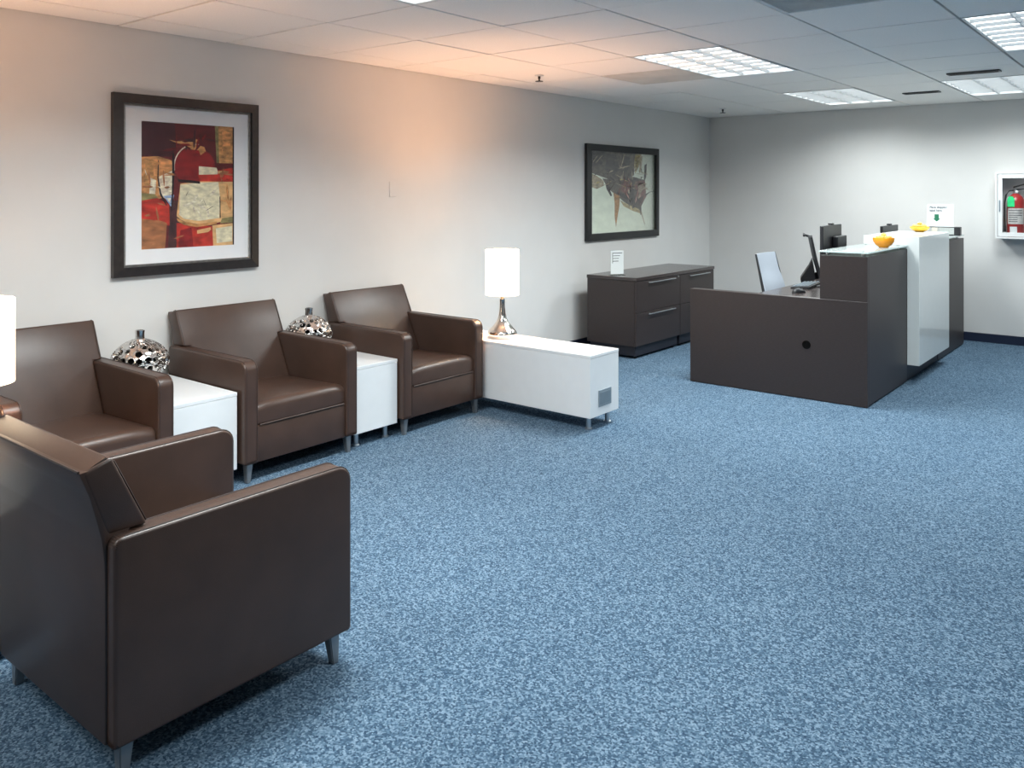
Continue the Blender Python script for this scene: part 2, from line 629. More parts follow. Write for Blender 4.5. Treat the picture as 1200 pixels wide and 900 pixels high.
def rounded(pts, radii, n=5):
    """round the corners of an outline"""
    out = []
    m = len(pts)
    for i, p in enumerate(pts):
        r = radii[i]
        p = Vector(p)
        a = (Vector(pts[i - 1]) - p)
        c = (Vector(pts[(i + 1) % m]) - p)
        if r <= 0:
            out.append((p.x, p.y))
            continue
        a.normalize()
        c.normalize()
        ang = a.angle(c)
        d = r / math.tan(ang / 2)
        p0, p1 = p + a * d, p + c * d
        ctr = p + (a + c).normalized() * (r / math.sin(ang / 2))
        v0, v1 = p0 - ctr, p1 - ctr
        for k in range(n + 1):
            t_ = k / n
            v = (v0 * (1 - t_) + v1 * t_).normalized() * r
            q = ctr + v
            out.append((q.x, q.y))
    return out


def make_armchair(label, loc, rotz):
    t = thing('armchair', label, 'armchair', loc, rotz, 'brown leather armchairs')
    h, d = CW / 2, CD / 2
    at = 0.078
    prof = rounded([(-d, 0.10), (d, 0.10), (d, 0.618), (-d, 0.618)], [0.012, 0.012, 0.05, 0.022], 6)
    for s in (-1, 1):
        y0, y1 = (h - at, h) if s > 0 else (-h, -h + at)
        a = obj('arm', prism(prof, y0, y1, 0.009, 3), M['leather'], t, smooth=0.7)
        # welt that runs along both edges of the top and front band of the arm
        for yy, off in ((h - 0.009, 1), (h - at + 0.009, -1)):
            inset = 0.0015
            path = [(-d + 0.03, s * yy, 0.6175 + 0.0005)]
            path += [(p[0] * 1.0, s * yy, p[1]) for p in rounded([(-d, 0.10), (d + 0.0005, 0.10), (d + 0.0005, 0.6185), (-d, 0.6185)], [0, 0, 0.05, 0], 6)[2:-1]][::-1]
            path += [(d + 0.0005, s * yy, 0.115)]
            obj('seam', tube(path, 0.0022, 6), M['seam'], a, smooth=1.0)
    # back: one leaning slab whose rear runs down to the base
    bh = h - 0.034
    hi = h - at - 0.0008
    xf = lambda z: -0.360 + 0.474 * (0.814 - z)
    xr = lambda z: -0.434 + 0.36 * (0.790 - z)
    zt, zs, zl = 0.814, 0.6200, 0.30
    outl = [(-hi, zl), (hi, zl), (hi, zs), (bh, zs), (bh, zt), (-bh, zt), (-bh, zs), (-hi, zs)]
    b = bmesh.new()
    A = [b.verts.new((xf(z), y, z)) for y, z in outl]
    B = [b.verts.new((xr(z if z < 0.8 else 0.790), y, z if z < 0.8 else 0.790)) for y, z in outl]
    b.faces.new(A)
    b.faces.new(B[::-1])
    for k in range(8):
        b.faces.new((A[k], B[k], B[(k + 1) % 8], A[(k + 1) % 8]))
    bmesh.ops.recalc_face_normals(b, faces=b.faces)
    bmesh.ops.bevel(b, geom=list(b.edges), offset=0.010, segments=3, profile=0.5, affect='EDGES')
    bk = obj('backrest', b, M['leather'], t, smooth=0.7)
    rear = [(-d - 0.006, 0.103), (-d - 0.006, 0.50), (-d - 0.008, 0.56), (-d - 0.014, 0.615), (-d - 0.026, 0.665), (-d - 0.044, 0.730), (-0.4400, 0.791),
            (-0.385, 0.797), (-0.315, 0.640), (-0.315, 0.103)]
    obj('back_panel', prism(rear, -bh + 0.0015, bh - 0.0015, 0.004, 2), M['leather'], t, smooth=0.7)
    path = [(-0.4395, -bh + 0.006, 0.793), (-0.4395, bh - 0.006, 0.793)]
    obj('seam', tube(path, 0.0035, 6), M['seam'], bk, smooth=1.0)
    for s in (-1, 1):
        obj('seam', tube([(-d - 0.0045, s * (bh - 0.009), 0.63), (-0.433, s * (bh - 0.009), 0.788), (-0.372, s * (bh - 0.009), 0.8115), (-0.352, s * (bh - 0.009), 0.800), (-0.270, s * (bh - 0.009), 0.63)], 0.0022, 6), M['seam'], bk, smooth=1.0)
    # seat cushion, slightly crowned
    b = bmesh.new()
    nx, ny = 14, 10
    sx0, sx1 = -0.20, d - 0.010
    top, bot = {}, {}
    sp = rounded([(sx0, 0.285), (sx1, 0.285), (sx1, 0.402), (sx0, 0.385)], [0.0, 0.012, 0.040, 0.0], 6)
    m = len(sp)
    rings = []
    for k in range(ny + 1):
        v = -1 + 2 * k / ny
        y = hi * v * 0.998
        edge = 1 - abs(v) ** 6
        ring = []
        for (px, pz) in sp:
            cz_ = pz
            if pz > 0.34:
                u = (px - sx0) / (sx1 - sx0)
                cz_ = pz - 0.014 * (1 - edge) + 0.014 * math.sin(PI * min(1, max(0, u))) * (1 - v * v)
            px_ = px - (0.010 * (1 - edge) if px > 0.2 else 0)
            ring.append(b.verts.new((px_, y, cz_)))
        rings.append(ring)
    for k in range(ny):
        for i in range(m):
            j = (i + 1) % m
            b.faces.new((rings[k][i], rings[k][j], rings[k + 1][j], rings[k + 1][i]))
    b.faces.new(rings[0])
    b.faces.new(rings[-1])
    # finer rows on top for the crown
    sc = obj('seat_cushion', b, M['leather'], t, smooth=0.9)
    obj('seam', tube([(sx1 + 0.001, -hi + 0.012, 0.2885), (sx1 + 0.001, hi - 0.012, 0.2885)], 0.004, 6), M['leather'], sc, smooth=1.0)
    obj('front_rail', box(-0.20, d - 0.012, -hi, hi, 0.098, 0.283, 0.006, 2), M['leather'], t, smooth=0.7)
    # tapered legs
    for sxx in (-1, 1):
        for s in (-1, 1):
            cx, cy = sxx * (d - 0.045), s * (h - 0.045)
            lb = bmesh.new()
            a, c = 0.0195, 0.0115
            T = [lb.verts.new((cx + i * a, cy + j * a, 0.101)) for i, j in ((-1, -1), (1, -1), (1, 1), (-1, 1))]
            B = [lb.verts.new((cx + sxx * 0.006 + i * c, cy + s * 0.006 + j * c, 0.0)) for i, j in ((-1, -1), (1, -1), (1, 1), (-1, 1))]
            lb.faces.new(T)
            lb.faces.new(B)
            for k in range(4):
                lb.faces.new((T[k], T[(k + 1) % 4], B[(k + 1) % 4], B[k]))
            bmesh.ops.bevel(lb, geom=list(lb.edges), offset=0.003, segments=2, affect='EDGES')
            obj('leg', lb, M['grey_leg'], t, smooth=0.7)
    return t


CFX = -3.678 - CD / 2
make_armchair('brown leather armchair at the left along the wall, partly behind the lamp shade', (CFX, 2.035 - CW / 2, 0), 0)
make_armchair('middle brown leather armchair under and right of the red abstract picture', (CFX, 2.409 + CW / 2, 0), 0)
make_armchair('brown leather armchair beside the long white table with the lit lamp', (CFX, 3.492 + CW / 2, 0), 0)
make_armchair('large foreground brown leather armchair seen from behind', (-2.049 - CW / 2, 1.7215 - CD / 2, 0), PI / 2)


# ------------------------------------------------------------------ white low tables
def side_table(label, x0, x1, y0, y1, outlet=False):
    cx, cy = (x0 + x1) / 2, (y0 + y1) / 2
    t = thing('side_table', label, 'side table', (cx, cy, 0), 0, 'white low tables between the armchairs')
    hx, hy = (x1 - x0) / 2, (y1 - y0) / 2
    bd = obj('body', box(-hx, hx, -hy, hy, 0.082, 0.4485, 0.0015, 1), M['white_lam'], t)
    obj('table_top', box(-hx - 0.001, hx + 0.001, -hy - 0.001, hy + 0.001, 0.450, 0.468, 0.0015, 1), M['white_lam'], t)
    for sx in (-1, 1):
        for sy in (-1, 1):
            lx, ly = sx * (hx - 0.05), sy * (hy - 0.055)
            l = obj('leg', lathe([(0.016, 0.012), (0.016, 0.082)], 16), M['steel'], t, (lx, ly, 0), smooth=0.7)
            obj('foot', lathe([(0.024, 0.0), (0.024, 0.008), (0.018, 0.013)], 16), M['steel'], l, smooth=0.7)
    if outlet:
        pl = obj('outlet_plate', box(hx, hx + 0.005, -0.072, 0.072, 0.136, 0.241, 0.002, 1), M['grey_plate'], t)
        obj('plate_insert', box(hx + 0.005, hx + 0.0065, -0.058, 0.058, 0.152, 0.225, 0.001, 1), mat('blue_grey_insert', (0.16, 0.21, 0.25), 0.35), pl)
    return t


side_table('white side table left of the middle armchair, with a silver vase', -4.46, -3.722, 2.052, 2.392)
side_table('narrow white side table right of the middle armchair, with a silver vase', -4.46, -3.722, 3.145, 3.480)
side_table('long white table with the lit chrome lamp and a grey outlet plate', -4.17, -2.862, 4.278, 4.604, True)
side_table('white table at the left edge that holds the left lamp', -4.17, -2.90, 0.955, 1.285)


# ------------------------------------------------------------------ table lamps
def table_lamp(label, x, y, z):
    t = thing('table_lamp', label, 'lamp', (x, y, z), 0, 'chrome table lamps with white drum shades')
    prof = [(0.0, 0.0), (0.085, 0.0), (0.088, 0.004), (0.088, 0.010), (0.094, 0.014), (0.101, 0.026), (0.100, 0.038), (0.090, 0.056),
            (0.066, 0.080), (0.045, 0.106), (0.031, 0.135), (0.023, 0.170), (0.019, 0.210), (0.018, 0.250), (0.019, 0.268), (0.0, 0.268)]
    # smooth the profile
    obj('base', lathe(prof, 48, False), M['chrome'], t, smooth=0.8)
    obj('neck', lathe([(0.012, 0.268), (0.012, 0.296), (0.020, 0.298), (0.020, 0.355), (0.0, 0.357)], 16, False), M['brass'], t, smooth=0.7)
    r, z0, z1 = 0.1165, 0.296, 0.607
    sh = obj('lamp_shade', lathe([(r, z0), (r, z1), (r - 0.003, z1), (r - 0.003, z0), (r, z0)], 48, False), M['shade'], t, smooth=0.8)
    obj('bulb', lathe([(0.0, 0.357), (0.013, 0.36), (0.016, 0.385), (0.028, 0.42), (0.030, 0.44), (0.024, 0.462), (0.0, 0.472)], 20, False),
        emis('lit_bulb', (1.0, 0.8, 0.55), 20.0), t, smooth=1.0)
    for k in range(3):
        a = 2 * PI * k / 3 + 0.3
        obj('shade_spoke', tube([(0.018 * math.cos(a), 0.018 * math.sin(a), 0.36), ((r - 0.002) * math.cos(a), (r - 0.002) * math.sin(a), 0.33)], 0.0015, 6), M['steel'], t)
    ld = bpy.data.lights.new('lamp_bulb_glow', 'POINT')
    ld.energy = LAMP_WATT
    ld.color = LAMP_COLOR
    ld.shadow_soft_size = 0.045
    lo = bpy.data.objects.new('lamp_bulb_glow', ld)
    COL.objects.link(lo)
    lo.location = (x, y, z + 0.495)
    return t


table_lamp('lit chrome lamp with white drum shade on the long white table', -3.703, 4.446, 0.468)
table_lamp('lit lamp with white drum shade cut by the left edge', -3.49, 1.165, 0.468)


# ------------------------------------------------------------------ pierced silver vases
def vase(label, x, y, z, seed, rot):
    t = thing('vase', label, 'vase', (x, y, z), rot, 'pierced silver vases')
    R = random.Random(seed)
    prof_r = lambda u: 0.143 * (max(0.0, math.sin(PI * u)) ** 0.62)
    H = 0.235
    nu, nv = 66, 150
    holes = []
    tries = 0
    while len(holes) < 95 and tries < 9000:
        tries += 1
        u = R.uniform(0.14, 0.88)
        a = R.uniform(0, 2 * PI)
        p = Vector((prof_r(u) * math.cos(a), prof_r(u) * math.sin(a), H * u))
        rr = R.choice((0.009, 0.011, 0.013, 0.014))
        if all((p - q).length > rr + r2 + 0.006 for q, r2 in holes):
            holes.append((p, rr))
    b = bmesh.new()
    rings = []
    dep = {}
    u0, u1 = 0.045, 0.965
    for i in range(nu + 1):
        u = u0 + (u1 - u0) * i / nu
        ring = []
        for k in range(nv):
            a = 2 * PI * k / nv
            p = Vector((prof_r(u) * math.cos(a), prof_r(u) * math.sin(a), H * u))
            n = Vector((p.x, p.y, (p.z - H / 2) * 1.2)).normalized()
            best, br = 9, 1
            for q, r2 in holes:
                if abs(q.z - p.z) < 0.03:
                    dd = (q - p).length / r2
                    if dd < best:
                        best = dd
            off = 0.0
            if best < 1.0:
                off = -0.022
            elif best < 1.9:
                off = 0.0035 * math.sin(PI * (best - 1) / 0.9)
            else:
                off = 0.0022 * math.sin(a * 13 + u * 21) * math.cos(u * 37 + a * 5)
            v = b.verts.new(p + n * off)
            dep[v] = best
            ring.append(v)
        rings.append(ring)
    for i in range(nu):
        for k in range(nv):
            j = (k + 1) % nv
            f = b.faces.new((rings[i][k], rings[i][j], rings[i + 1][j], rings[i + 1][k]))
            if sum(1 for v in f.verts if dep[v] < 1.0) >= 3:
                f.material_index = 1
    b.faces.new(rings[0])
    b.faces.new(rings[-1])
    obj('body', b, [M['vase_chrome'], M['dark_hole']], t, smooth=0.9)
    nk = bmesh.new()
    for i, (r, zz) in enumerate(((0.026, 0.0), (0.021, 0.012), (0.020, 0.035), (0.022, 0.048))):
        pass
    n = 20
    rings = []
    for r, zz in ((0.034, 0.216), (0.022, 0.232), (0.0205, 0.255), (0.023, 0.276), (0.017, 0.276), (0.015, 0.24)):
        rings.append([nk.verts.new(((r + 0.0018 * (k % 2)) * math.cos(2 * PI * k / n), (r + 0.0018 * (k % 2)) * math.sin(2 * PI * k / n), zz)) for k in range(n)])
    for a, c in zip(rings, rings[1:]):
        for k in range(n):
            j = (k + 1) % n
            nk.faces.new((a[k], a[j], c[j], c[k]))
    nk.faces.new(rings[-1])
    obj('neck', nk, M['vase_chrome'], t, smooth=0.5)
    obj('foot', lathe([(0.0, 0.0), (0.052, 0.0), (0.055, 0.006), (0.050, 0.013), (0.0, 0.013)], 32, False), M['vase_chrome'], t, smooth=0.6)
    return t


vase('round pierced silver vase between the left and middle armchairs', -4.315, 2.195, 0.468, 3, 0.4)
vase('round pierced silver vase right of the middle armchair', -4.32, 3.285, 0.468, 11, 1.7)


# ------------------------------------------------------------------ framed pictures
def paint(name, c, var=0.18, scale=6, rough=0.55):
    return mat('art_' + name, srgb(*c), rough, var=min(0.55, var * 2.0), scale=scale * 2.2, stretch=(1, 1.0, 2.2))


def art_polys(shapes, w, h):
    """shapes in (u right, v down) unit coordinates -> polygons in y-z"""
    out = []
    for pts, mi in shapes:
        out.append(([((u - 0.5) * w, (0.5 - v) * h) for u, v in pts], mi))
    return out


def blob(cu, cv, ru, rv, n=22, a0=0, a1=2 * PI):
    return [(cu + ru * math.cos(a0 + (a1 - a0) * k / n), cv + rv * math.sin(a0 + (a1 - a0) * k / n)) for k in range(n)]


def arc_band(cu, cv, r, wd, a0, a1, n=14, asp=0.8):
    o = [(cu + (r + wd / 2) * math.cos(a0 + (a1 - a0) * k / n), cv + (r + wd / 2) * asp * math.sin(a0 + (a1 - a0) * k / n)) for k in range(n + 1)]
    i = [(cu + (r - wd / 2) * math.cos(a0 + (a1 - a0) * k / n), cv + (r - wd / 2) * asp * math.sin(a0 + (a1 - a0) * k / n)) for k in range(n + 1)]
    return o + i[::-1]


Y0, Y1, Z0, Z1 = 2.131, 3.024, 1.012, 2.008
pw, ph = Y1 - Y0, Z1 - Z0
t = thing('framed_picture', 'large brown framed abstract of red, orange and cream with wide white mat', 'picture', (WX, (Y0 + Y1) / 2, (Z0 + Z1) / 2))
obj('backing', box(0.001, 0.012, -pw / 2 + 0.02, pw / 2 - 0.02, -ph / 2 + 0.02, ph / 2 - 0.02), M['matboard'], t)
fo = obj('frame', frame_bm(pw, ph, 0.052, 0.040, 0.001), M['frame_brown'], t)
obj('fillet', frame_bm(pw - 0.104, ph - 0.104, 0.013, 0.030, 0.001), M['silver_fillet'], fo)
# mat board with a bevelled window
aw, ah = 0.572, 0.708
mb = bmesh.new()
ow, oh = pw / 2 - 0.064, ph / 2 - 0.064
for y0, y1, z0, z1 in ((-ow, -aw / 2, -oh, oh), (aw / 2, ow, -oh, oh), (-aw / 2, aw / 2, ah / 2, oh), (-aw / 2, aw / 2, -oh, -ah / 2)):
    box(0.0122, 0.0165, y0, y1, z0, z1, bm=mb)
obj('mat_board', mb, M['matboard'], t)
A1 = [paint('maroon', (104, 34, 34)), paint('aubergine', (74, 34, 38)), paint('ochre', (196, 142, 88), 0.25, 9), paint('orange', (208, 146, 92), 0.3, 7),
      paint('cream', (226, 216, 184), 0.12, 10), paint('red', (186, 52, 38), 0.25), paint('crimson', (140, 30, 30)), paint('tan', (224, 178, 122), 0.15),
      paint('brown', (166, 108, 70), 0.25), paint('umber', (76, 42, 42), 0.3), paint('blue', (156, 182, 218)), paint('olive', (142, 130, 84), 0.3), paint('black', (34, 22, 26)),
      paint('pale', (236, 214, 190), 0.2, 14)]
sh = [
    ([(0, 0), (1, 0), (1, 1), (0, 1)], 0),
    ([(0, 0), (.46, 0), (.40, .13), (.36, .20), (.30, .27), (0, .27)], 1),
    ([(.34, .0), (.78, .0), (.80, .30), (.60, .34), (.52, .20), (.36, .16)], 0),
    ([(.78, .0), (.83, .0), (.84, .31), (.80, .31)], 11),
    ([(.82, .0), (1, .0), (1, .31), (.83, .31)], 2),
    ([(.86, .03), (.97, .05), (.96, .16), (.87, .17)], 3),
    ([(0, .28), (.17, .27), (.31, .30), (.34, .42), (.30, .58), (.12, .62), (0, .60)], 3),
    ([(.02, .30), (.12, .30), (.13, .52), (.03, .56)], 2),
    ([(.09, .44), (.15, .46), (.14, .58), (.08, .57)], 13),
    ([(.16, .30), (.31, .31), (.31, .40), (.18, .42)], 3),
    ([(.18, .43), (.32, .38), (.31, .57), (.25, .61), (.18, .57)], 13),
    ([(0, .56), (.14, .57), (.18, .61), (.10, .67), (0, .65)], 11),
    (blob(.56, .345, .225, .16), 6),
    (arc_band(.57, .35, .235, .012, PI * 0.95, PI * 1.55), 13),
    ([(.28, .135), (.36, .145), (.58, .12), (.60, .14), (.55, .16), (.66, .18), (.68, .215), (.62, .25), (.60, .21), (.50, .205), (.46, .165), (.36, .16)], 2),
    ([(.40, .142), (.54, .13), (.53, .15), (.42, .155)], 7),
    ([(.30, .62), (.42, .62), (.42, 1), (.27, 1)], 9),
    ([(.0, .62), (.16, .60), (.28, .65), (.29, .82), (.0, .80)], 5),
    ([(.0, .76), (.20, .78), (.26, .80), (.24, 1), (.0, 1)], 8),
    ([(.36, .80), (.76, .84), (.76, 1), (.36, 1)], 5),
    ([(.40, .86), (.52, .84), (.54, 1), (.38, 1)], 6),
    ([(.58, .40), (1, .345), (1, .47), (.62, .47)], 5),
    ([(.60, .34), (.80, .350), (.815, .385), (.81, .405), (.60, .410)], 4),
    ([(.82, .375), (.90, .375), (.895, .395), (.82, .400)], 7),
    ([(.40, .485), (.60, .465), (1, .465), (1, .77), (.86, .80), (.68, .83), (.54, .82), (.40, .775), (.36, .745)], 7),
    ([(.40, .495), (.60, .475), (.82, .470), (.84, .60), (.83, .77), (.60, .79), (.44, .77), (.385, .735)], 4),
    ([(.84, .48), (1, .47), (1, .70), (.90, .755), (.85, .76)], 7),
    ([(.36, .76), (.42, .785), (.58, .815), (.80, .80), (.80, .82), (.58, .84), (.44, .82), (.37, .785)], 2),
    ([(.86, .775), (1, .76), (1, .81), (.84, .815)], 11),
    ([(.75, .83), (1, .815), (1, 1), (.76, 1)], 7),
    ([(.79, .855), (.98, .84), (.98, .97), (.80, .98)], 4),
    ([(.58, .865), (.73, .845), (.735, .865), (.70, .885), (.58, .895)], 7),
    ([(.225, .585), (.335, .575), (.30, .67)], 10),
    ([(.25, .60), (.30, .60), (.29, .64)], 13),
    ([(.315, .24), (.335, .24), (.338, .42), (.325, .58), (.31, .70), (.30, .70), (.31, .56)], 12),
    ([(.37, .45), (.50, .455), (.61, .465), (.615, .485), (.50, .478), (.38, .470)], 12),
    ([(.168, .30), (.176, .30), (.172, .44), (.20, .56), (.26, .66), (.25, .66), (.185, .57), (.16, .44)], 12),
    ([(.832, .59), (.842, .59), (.845, .77), (.836, .77)], 12),
    ([(.985, 0), (1, 0), (1, 1), (.985, 1)], 12),
]
R1 = random.Random(21)
def strokes(R, n, centres, cols, ln, wd):
    out = []
    for k in range(n):
        cu, cv, ru, rv = R.choice(centres)
        u, v = cu + R.uniform(-ru, ru), cv + R.uniform(-rv, rv)
        a = R.choice((R.gauss(1.45, 0.25), R.gauss(0.1, 0.3), R.gauss(2.3, 0.4)))
        l, w = R.uniform(*ln), R.uniform(*wd)
        du, dv = math.cos(a) * l / 2, math.sin(a) * l / 2
        nu_, nv_ = -math.sin(a) * w / 2, math.cos(a) * w / 2
        p = [(u - du, v - dv), (u - du * .3 + nu_, v - dv * .3 + nv_), (u + du * .5 + nu_ * .7, v + dv * .5 + nv_ * .7), (u + du, v + dv), (u + du * .4 - nu_, v + dv * .4 - nv_), (u - du * .5 - nu_ * .6, v - dv * .5 - nv_ * .6)]
        out.append(([(min(.995, max(.005, x)), min(.995, max(.005, y))) for x, y in p], R.choice(cols)))
    return out
sh += strokes(R1, 16, [(.10, .42, .08, .10), (.25, .46, .05, .08)], [2, 3, 13, 8], (.05, .14), (.008, .025))
sh += strokes(R1, 16, [(.55, .15, .18, .05), (.35, .2, .25, .12)], [0, 1, 6, 9], (.06, .2), (.01, .03))
sh += strokes(R1, 12, [(.12, .70, .1, .06), (.5, .93, .12, .05), (.85, .42, .1, .03)], [5, 6, 8], (.06, .16), (.01, .03))
sh += strokes(R1, 14, [(.60, .63, .18, .12)], [4, 13], (.08, .2), (.01, .03))
sh += strokes(R1, 8, [(.91, .16, .06, .13), (.92, .6, .05, .08)], [2, 3, 7], (.06, .16), (.01, .03))
sh += strokes(R1, 6, [(.60, .66, .2, .12), (.31, .75, .02, .15)], [12, 9], (.04, .12), (.003, .006))
print_obj('art_print', poly_print(art_polys(sh, aw, ah)), A1, t, (0.0124, 0, 0))
obj('glass', box(0.0185, 0.0205, -ow, ow, -oh, oh), M['pane'], t)

Y0, Y1, Z0, Z1 = 6.635, 8.020, 1.004, 1.940
pw, ph = Y1 - Y0, Z1 - Z0
t = thing('framed_picture', 'black framed abstract of brown strokes on pale green above the filing cabinets', 'picture', (WX, (Y0 + Y1) / 2, (Z0 + Z1) / 2))
obj('backing', box(0.001, 0.012, -pw / 2 + 0.02, pw / 2 - 0.02, -ph / 2 + 0.02, ph / 2 - 0.02), M['matboard'], t)
obj('frame', frame_bm(pw, ph, 0.068, 0.040, 0.001), M['frame_black'], t)
aw, ah = pw - 0.136, ph - 0.136
A2 = [paint('mint', (224, 232, 214), 0.04, 3), paint('bark', (86, 76, 66), 0.35, 7), paint('umber2', (60, 54, 50), 0.4, 8), paint('rust', (122, 74, 66), 0.35, 9), paint('straw', (176, 160, 116), 0.25, 8),
      paint('sand', (170, 156, 128), 0.2, 8), paint('white', (222, 226, 214), 0.06), paint('ochre2', (162, 118, 66), 0.25, 8), paint('ink', (44, 36, 34), 0.2), paint('pink', (206, 160, 150), 0.15)]
sh = [
    ([(0, 0), (1, 0), (1, 1), (0, 1)], 0),
    ([(0, 0), (.70, 0), (.67, .12), (.66, .28), (.50, .36), (.28, .34), (.14, .30), (0, .26)], 1),
    ([(.0, .0), (.22, .0), (.18, .16), (.0, .20)], 2),
    ([(.24, .02), (.38, .03), (.44, .22), (.34, .30), (.22, .22)], 2),
    ([(.46, .03), (.60, .05), (.58, .20), (.50, .26)], 2),
    ([(0, .26), (.10, .30), (.20, .36), (.20, .42), (.10, .46), (0, .43)], 5),
    ([(.18, .33), (.34, .34), (.50, .33), (.66, .30), (.84, .34), (.86, .55), (.78, .68), (.76, .76), (.64, .70), (.50, .62), (.42, .56), (.30, .48), (.24, .42)], 1),
    ([(.46, .34), (.60, .32), (.62, .46), (.52, .52), (.46, .48)], 3),
    ([(.68, .36), (.84, .34), (.86, .56), (.76, .66), (.64, .58), (.66, .46)], 3),
    ([(.34, .50), (.44, .55), (.43, .68), (.40, .82), (.38, .94), (.36, .80), (.36, .64)], 7),
    ([(.44, .60), (.58, .66), (.74, .72), (.78, .78), (.64, .74), (.50, .68)], 4),
    ([(.68, .0), (.78, .0), (.74, .16), (.68, .26), (.66, .14)], 4),
    ([(.76, .02), (.80, .02), (.78, .20), (.74, .26)], 5),
    ([(.83, .14), (.87, .12), (.86, .30), (.82, .36)], 2),
    ([(.74, .44), (.77, .44), (.77, .56), (.74, .57)], 9),
    ([(.62, .50), (.66, .44), (.68, .58), (.64, .64), (.58, .60)], 2),
    ([(.40, .48), (.56, .54), (.66, .62), (.64, .65), (.52, .58), (.40, .52)], 8),
    ([(.22, .38), (.26, .40), (.32, .54), (.30, .55), (.24, .46)], 8),
    ([(.84, .53), (.92, .49), (1, .48), (1, .487), (.92, .50), (.85, .55)], 8),
    ([(.76, .74), (.78, .74), (.84, .92), (.83, .925)], 5),
    ([(.76, .70), (.78, .70), (.775, .80), (.762, .80)], 8),
]
R2 = random.Random(5)
sh += strokes(R2, 70, [(.30, .16, .26, .12), (.45, .25, .2, .1), (.60, .42, .22, .12), (.68, .55, .12, .12)], [1, 2, 1, 5, 8], (.06, .22), (.008, .03))
sh += strokes(R2, 34, [(.62, .45, .2, .12), (.70, .52, .13, .13), (.50, .40, .12, .08)], [3, 3, 2, 9, 8, 4], (.04, .14), (.006, .02))
sh += strokes(R2, 16, [(.26, .42, .1, .06), (.78, .3, .08, .12)], [8, 5, 1], (.05, .14), (.004, .010))
sh += strokes(R2, 8, [(.09, .36, .06, .05), (.71, .10, .04, .08)], [4, 5], (.05, .12), (.01, .03))
print_obj('art_print', poly_print(art_polys(sh, aw, ah)), A2, t, (0.0124, 0, 0))
obj('glass', box(0.0185, 0.0205, -aw / 2, aw / 2, -ah / 2, ah / 2), M['pane'], t)

# blank cover plate painted over on the wall
t = obj('wall_plate', box(WX + 0.0002, WX + 0.005, 4.132, 4.196, 1.438, 1.550, 0.002, 1), M['wall'])
tag(t, 'small painted-over blank plate on the wall between the two pictures', 'wall plate')


# ------------------------------------------------------------------ filing cabinets under the second picture
def handle(parent, x, y0, y1, z):
    h = obj('handle', tube([(x + 0.022, y0, z), (x + 0.022, y1, z)], 0.0055, 8), M['steel'], parent, smooth=1.0)
    for y in (y0 + 0.04, y1 - 0.04):
        obj('handle_post', tube([(x - 0.001, y, z), (x + 0.022, y, z)], 0.004, 6), M['steel'], h)


def lateral_file(label, y0, y1, lock):
    fx, bx = -3.784, -4.300
    t = thing('filing_cabinet', label, 'cabinet', ((fx + bx) / 2, (y0 + y1) / 2, 0), 0, 'dark filing cabinets under one top')
    hx, hy = (fx - bx) / 2, (y1 - y0) / 2
    obj('body', box(-hx, hx - 0.020, -hy + 0.001, hy - 0.001, 0.112, 0.6895, 0.001, 1), M['espresso'], t)
    obj('plinth', box(-hx + 0.02, hx - 0.02, -hy + 0.02, hy - 0.02, 0.024, 0.1115, 0.004, 1), M['black_base'], t)
    for z0, z1 in ((0.114, 0.404), (0.409, 0.687)):
        d = obj('drawer', box(hx - 0.019, hx, -hy + 0.003, hy - 0.003, z0, z1, 0.0015, 1), M['espresso'], t)
        handle(d, hx, -hy + 0.19 * (y1 - y0) / 0.81, hy - 0.13, z1 - 0.022 if z1 > 0.5 else z1 - 0.020)
    if lock:
        obj('lock', lathe([(0.0, 0), (0.009, 0), (0.009, 0.004), (0.0, 0.004)], 14, False), M['steel'], t, (hx, hy - 0.035, 0.676), (0, PI / 2, 0))
    for sx in (-1, 1):
        for sy in (-1, 1):
            obj('glide', lathe([(0.016, 0.0), (0.016, 0.012), (0.008, 0.014), (0.008, 0.025)], 14), M['black_plastic'], t, (sx * (hx - 0.05), sy * (hy - 0.07), 0))
    return t


lateral_file('dark wood filing cabinet with two drawers under the black framed picture', 6.378, 7.191, True)
lateral_file('dark wood filing cabinet nearest the far corner, behind the desk end', 7.193, 7.915, False)
t = obj('cabinet_top', box(-4.304, -3.778, 6.374, 7.919, 0.690, 0.720, 0.002, 1), M['espresso_top'])
tag(t, 'dark wood top running over both filing cabinets', 'cabinet top')

# acrylic notice holder on the cabinet top
t = thing('notice_holder', 'small white notice in a clear stand on the filing cabinets', 'sign', (-4.055, 6.50, 0.720), -0.50)
obj('foot', box(-0.045, 0.035, -0.068, 0.068, 0, 0.003, 0.001, 1), M['acrylic'], t)
obj('holder', box(-0.004, 0.0, -0.068, 0.068, 0.003, 0.226, 0.001, 1), M['acrylic'], t)
sheet = obj('notice_sheet', box(0.0, 0.0012, -0.066, 0.066, 0.010, 0.224), M['paper'], t)
bars = bmesh.new()
for y0, y1, z0, z1 in ((-0.046, 0.052, 0.197, 0.203), (-0.046, 0.028, 0.173, 0.178), (-0.046, 0.016, 0.149, 0.154), (-0.046, 0.012, 0.124, 0.130), (-0.050, -0.045, 0.108, 0.203)):
    box(0.0012, 0.0018, y0, y1, z0, z1, bm=bars)
obj('printed_lines', bars, M['ink'], sheet)


# ------------------------------------------------------------------ reception desk
DX, DY = -1.709, 5.931          # outer corner of the desk
t = thing('reception_desk', 'dark wood reception desk with raised counter and white waterfall panel', 'desk', (DX, DY, 0))
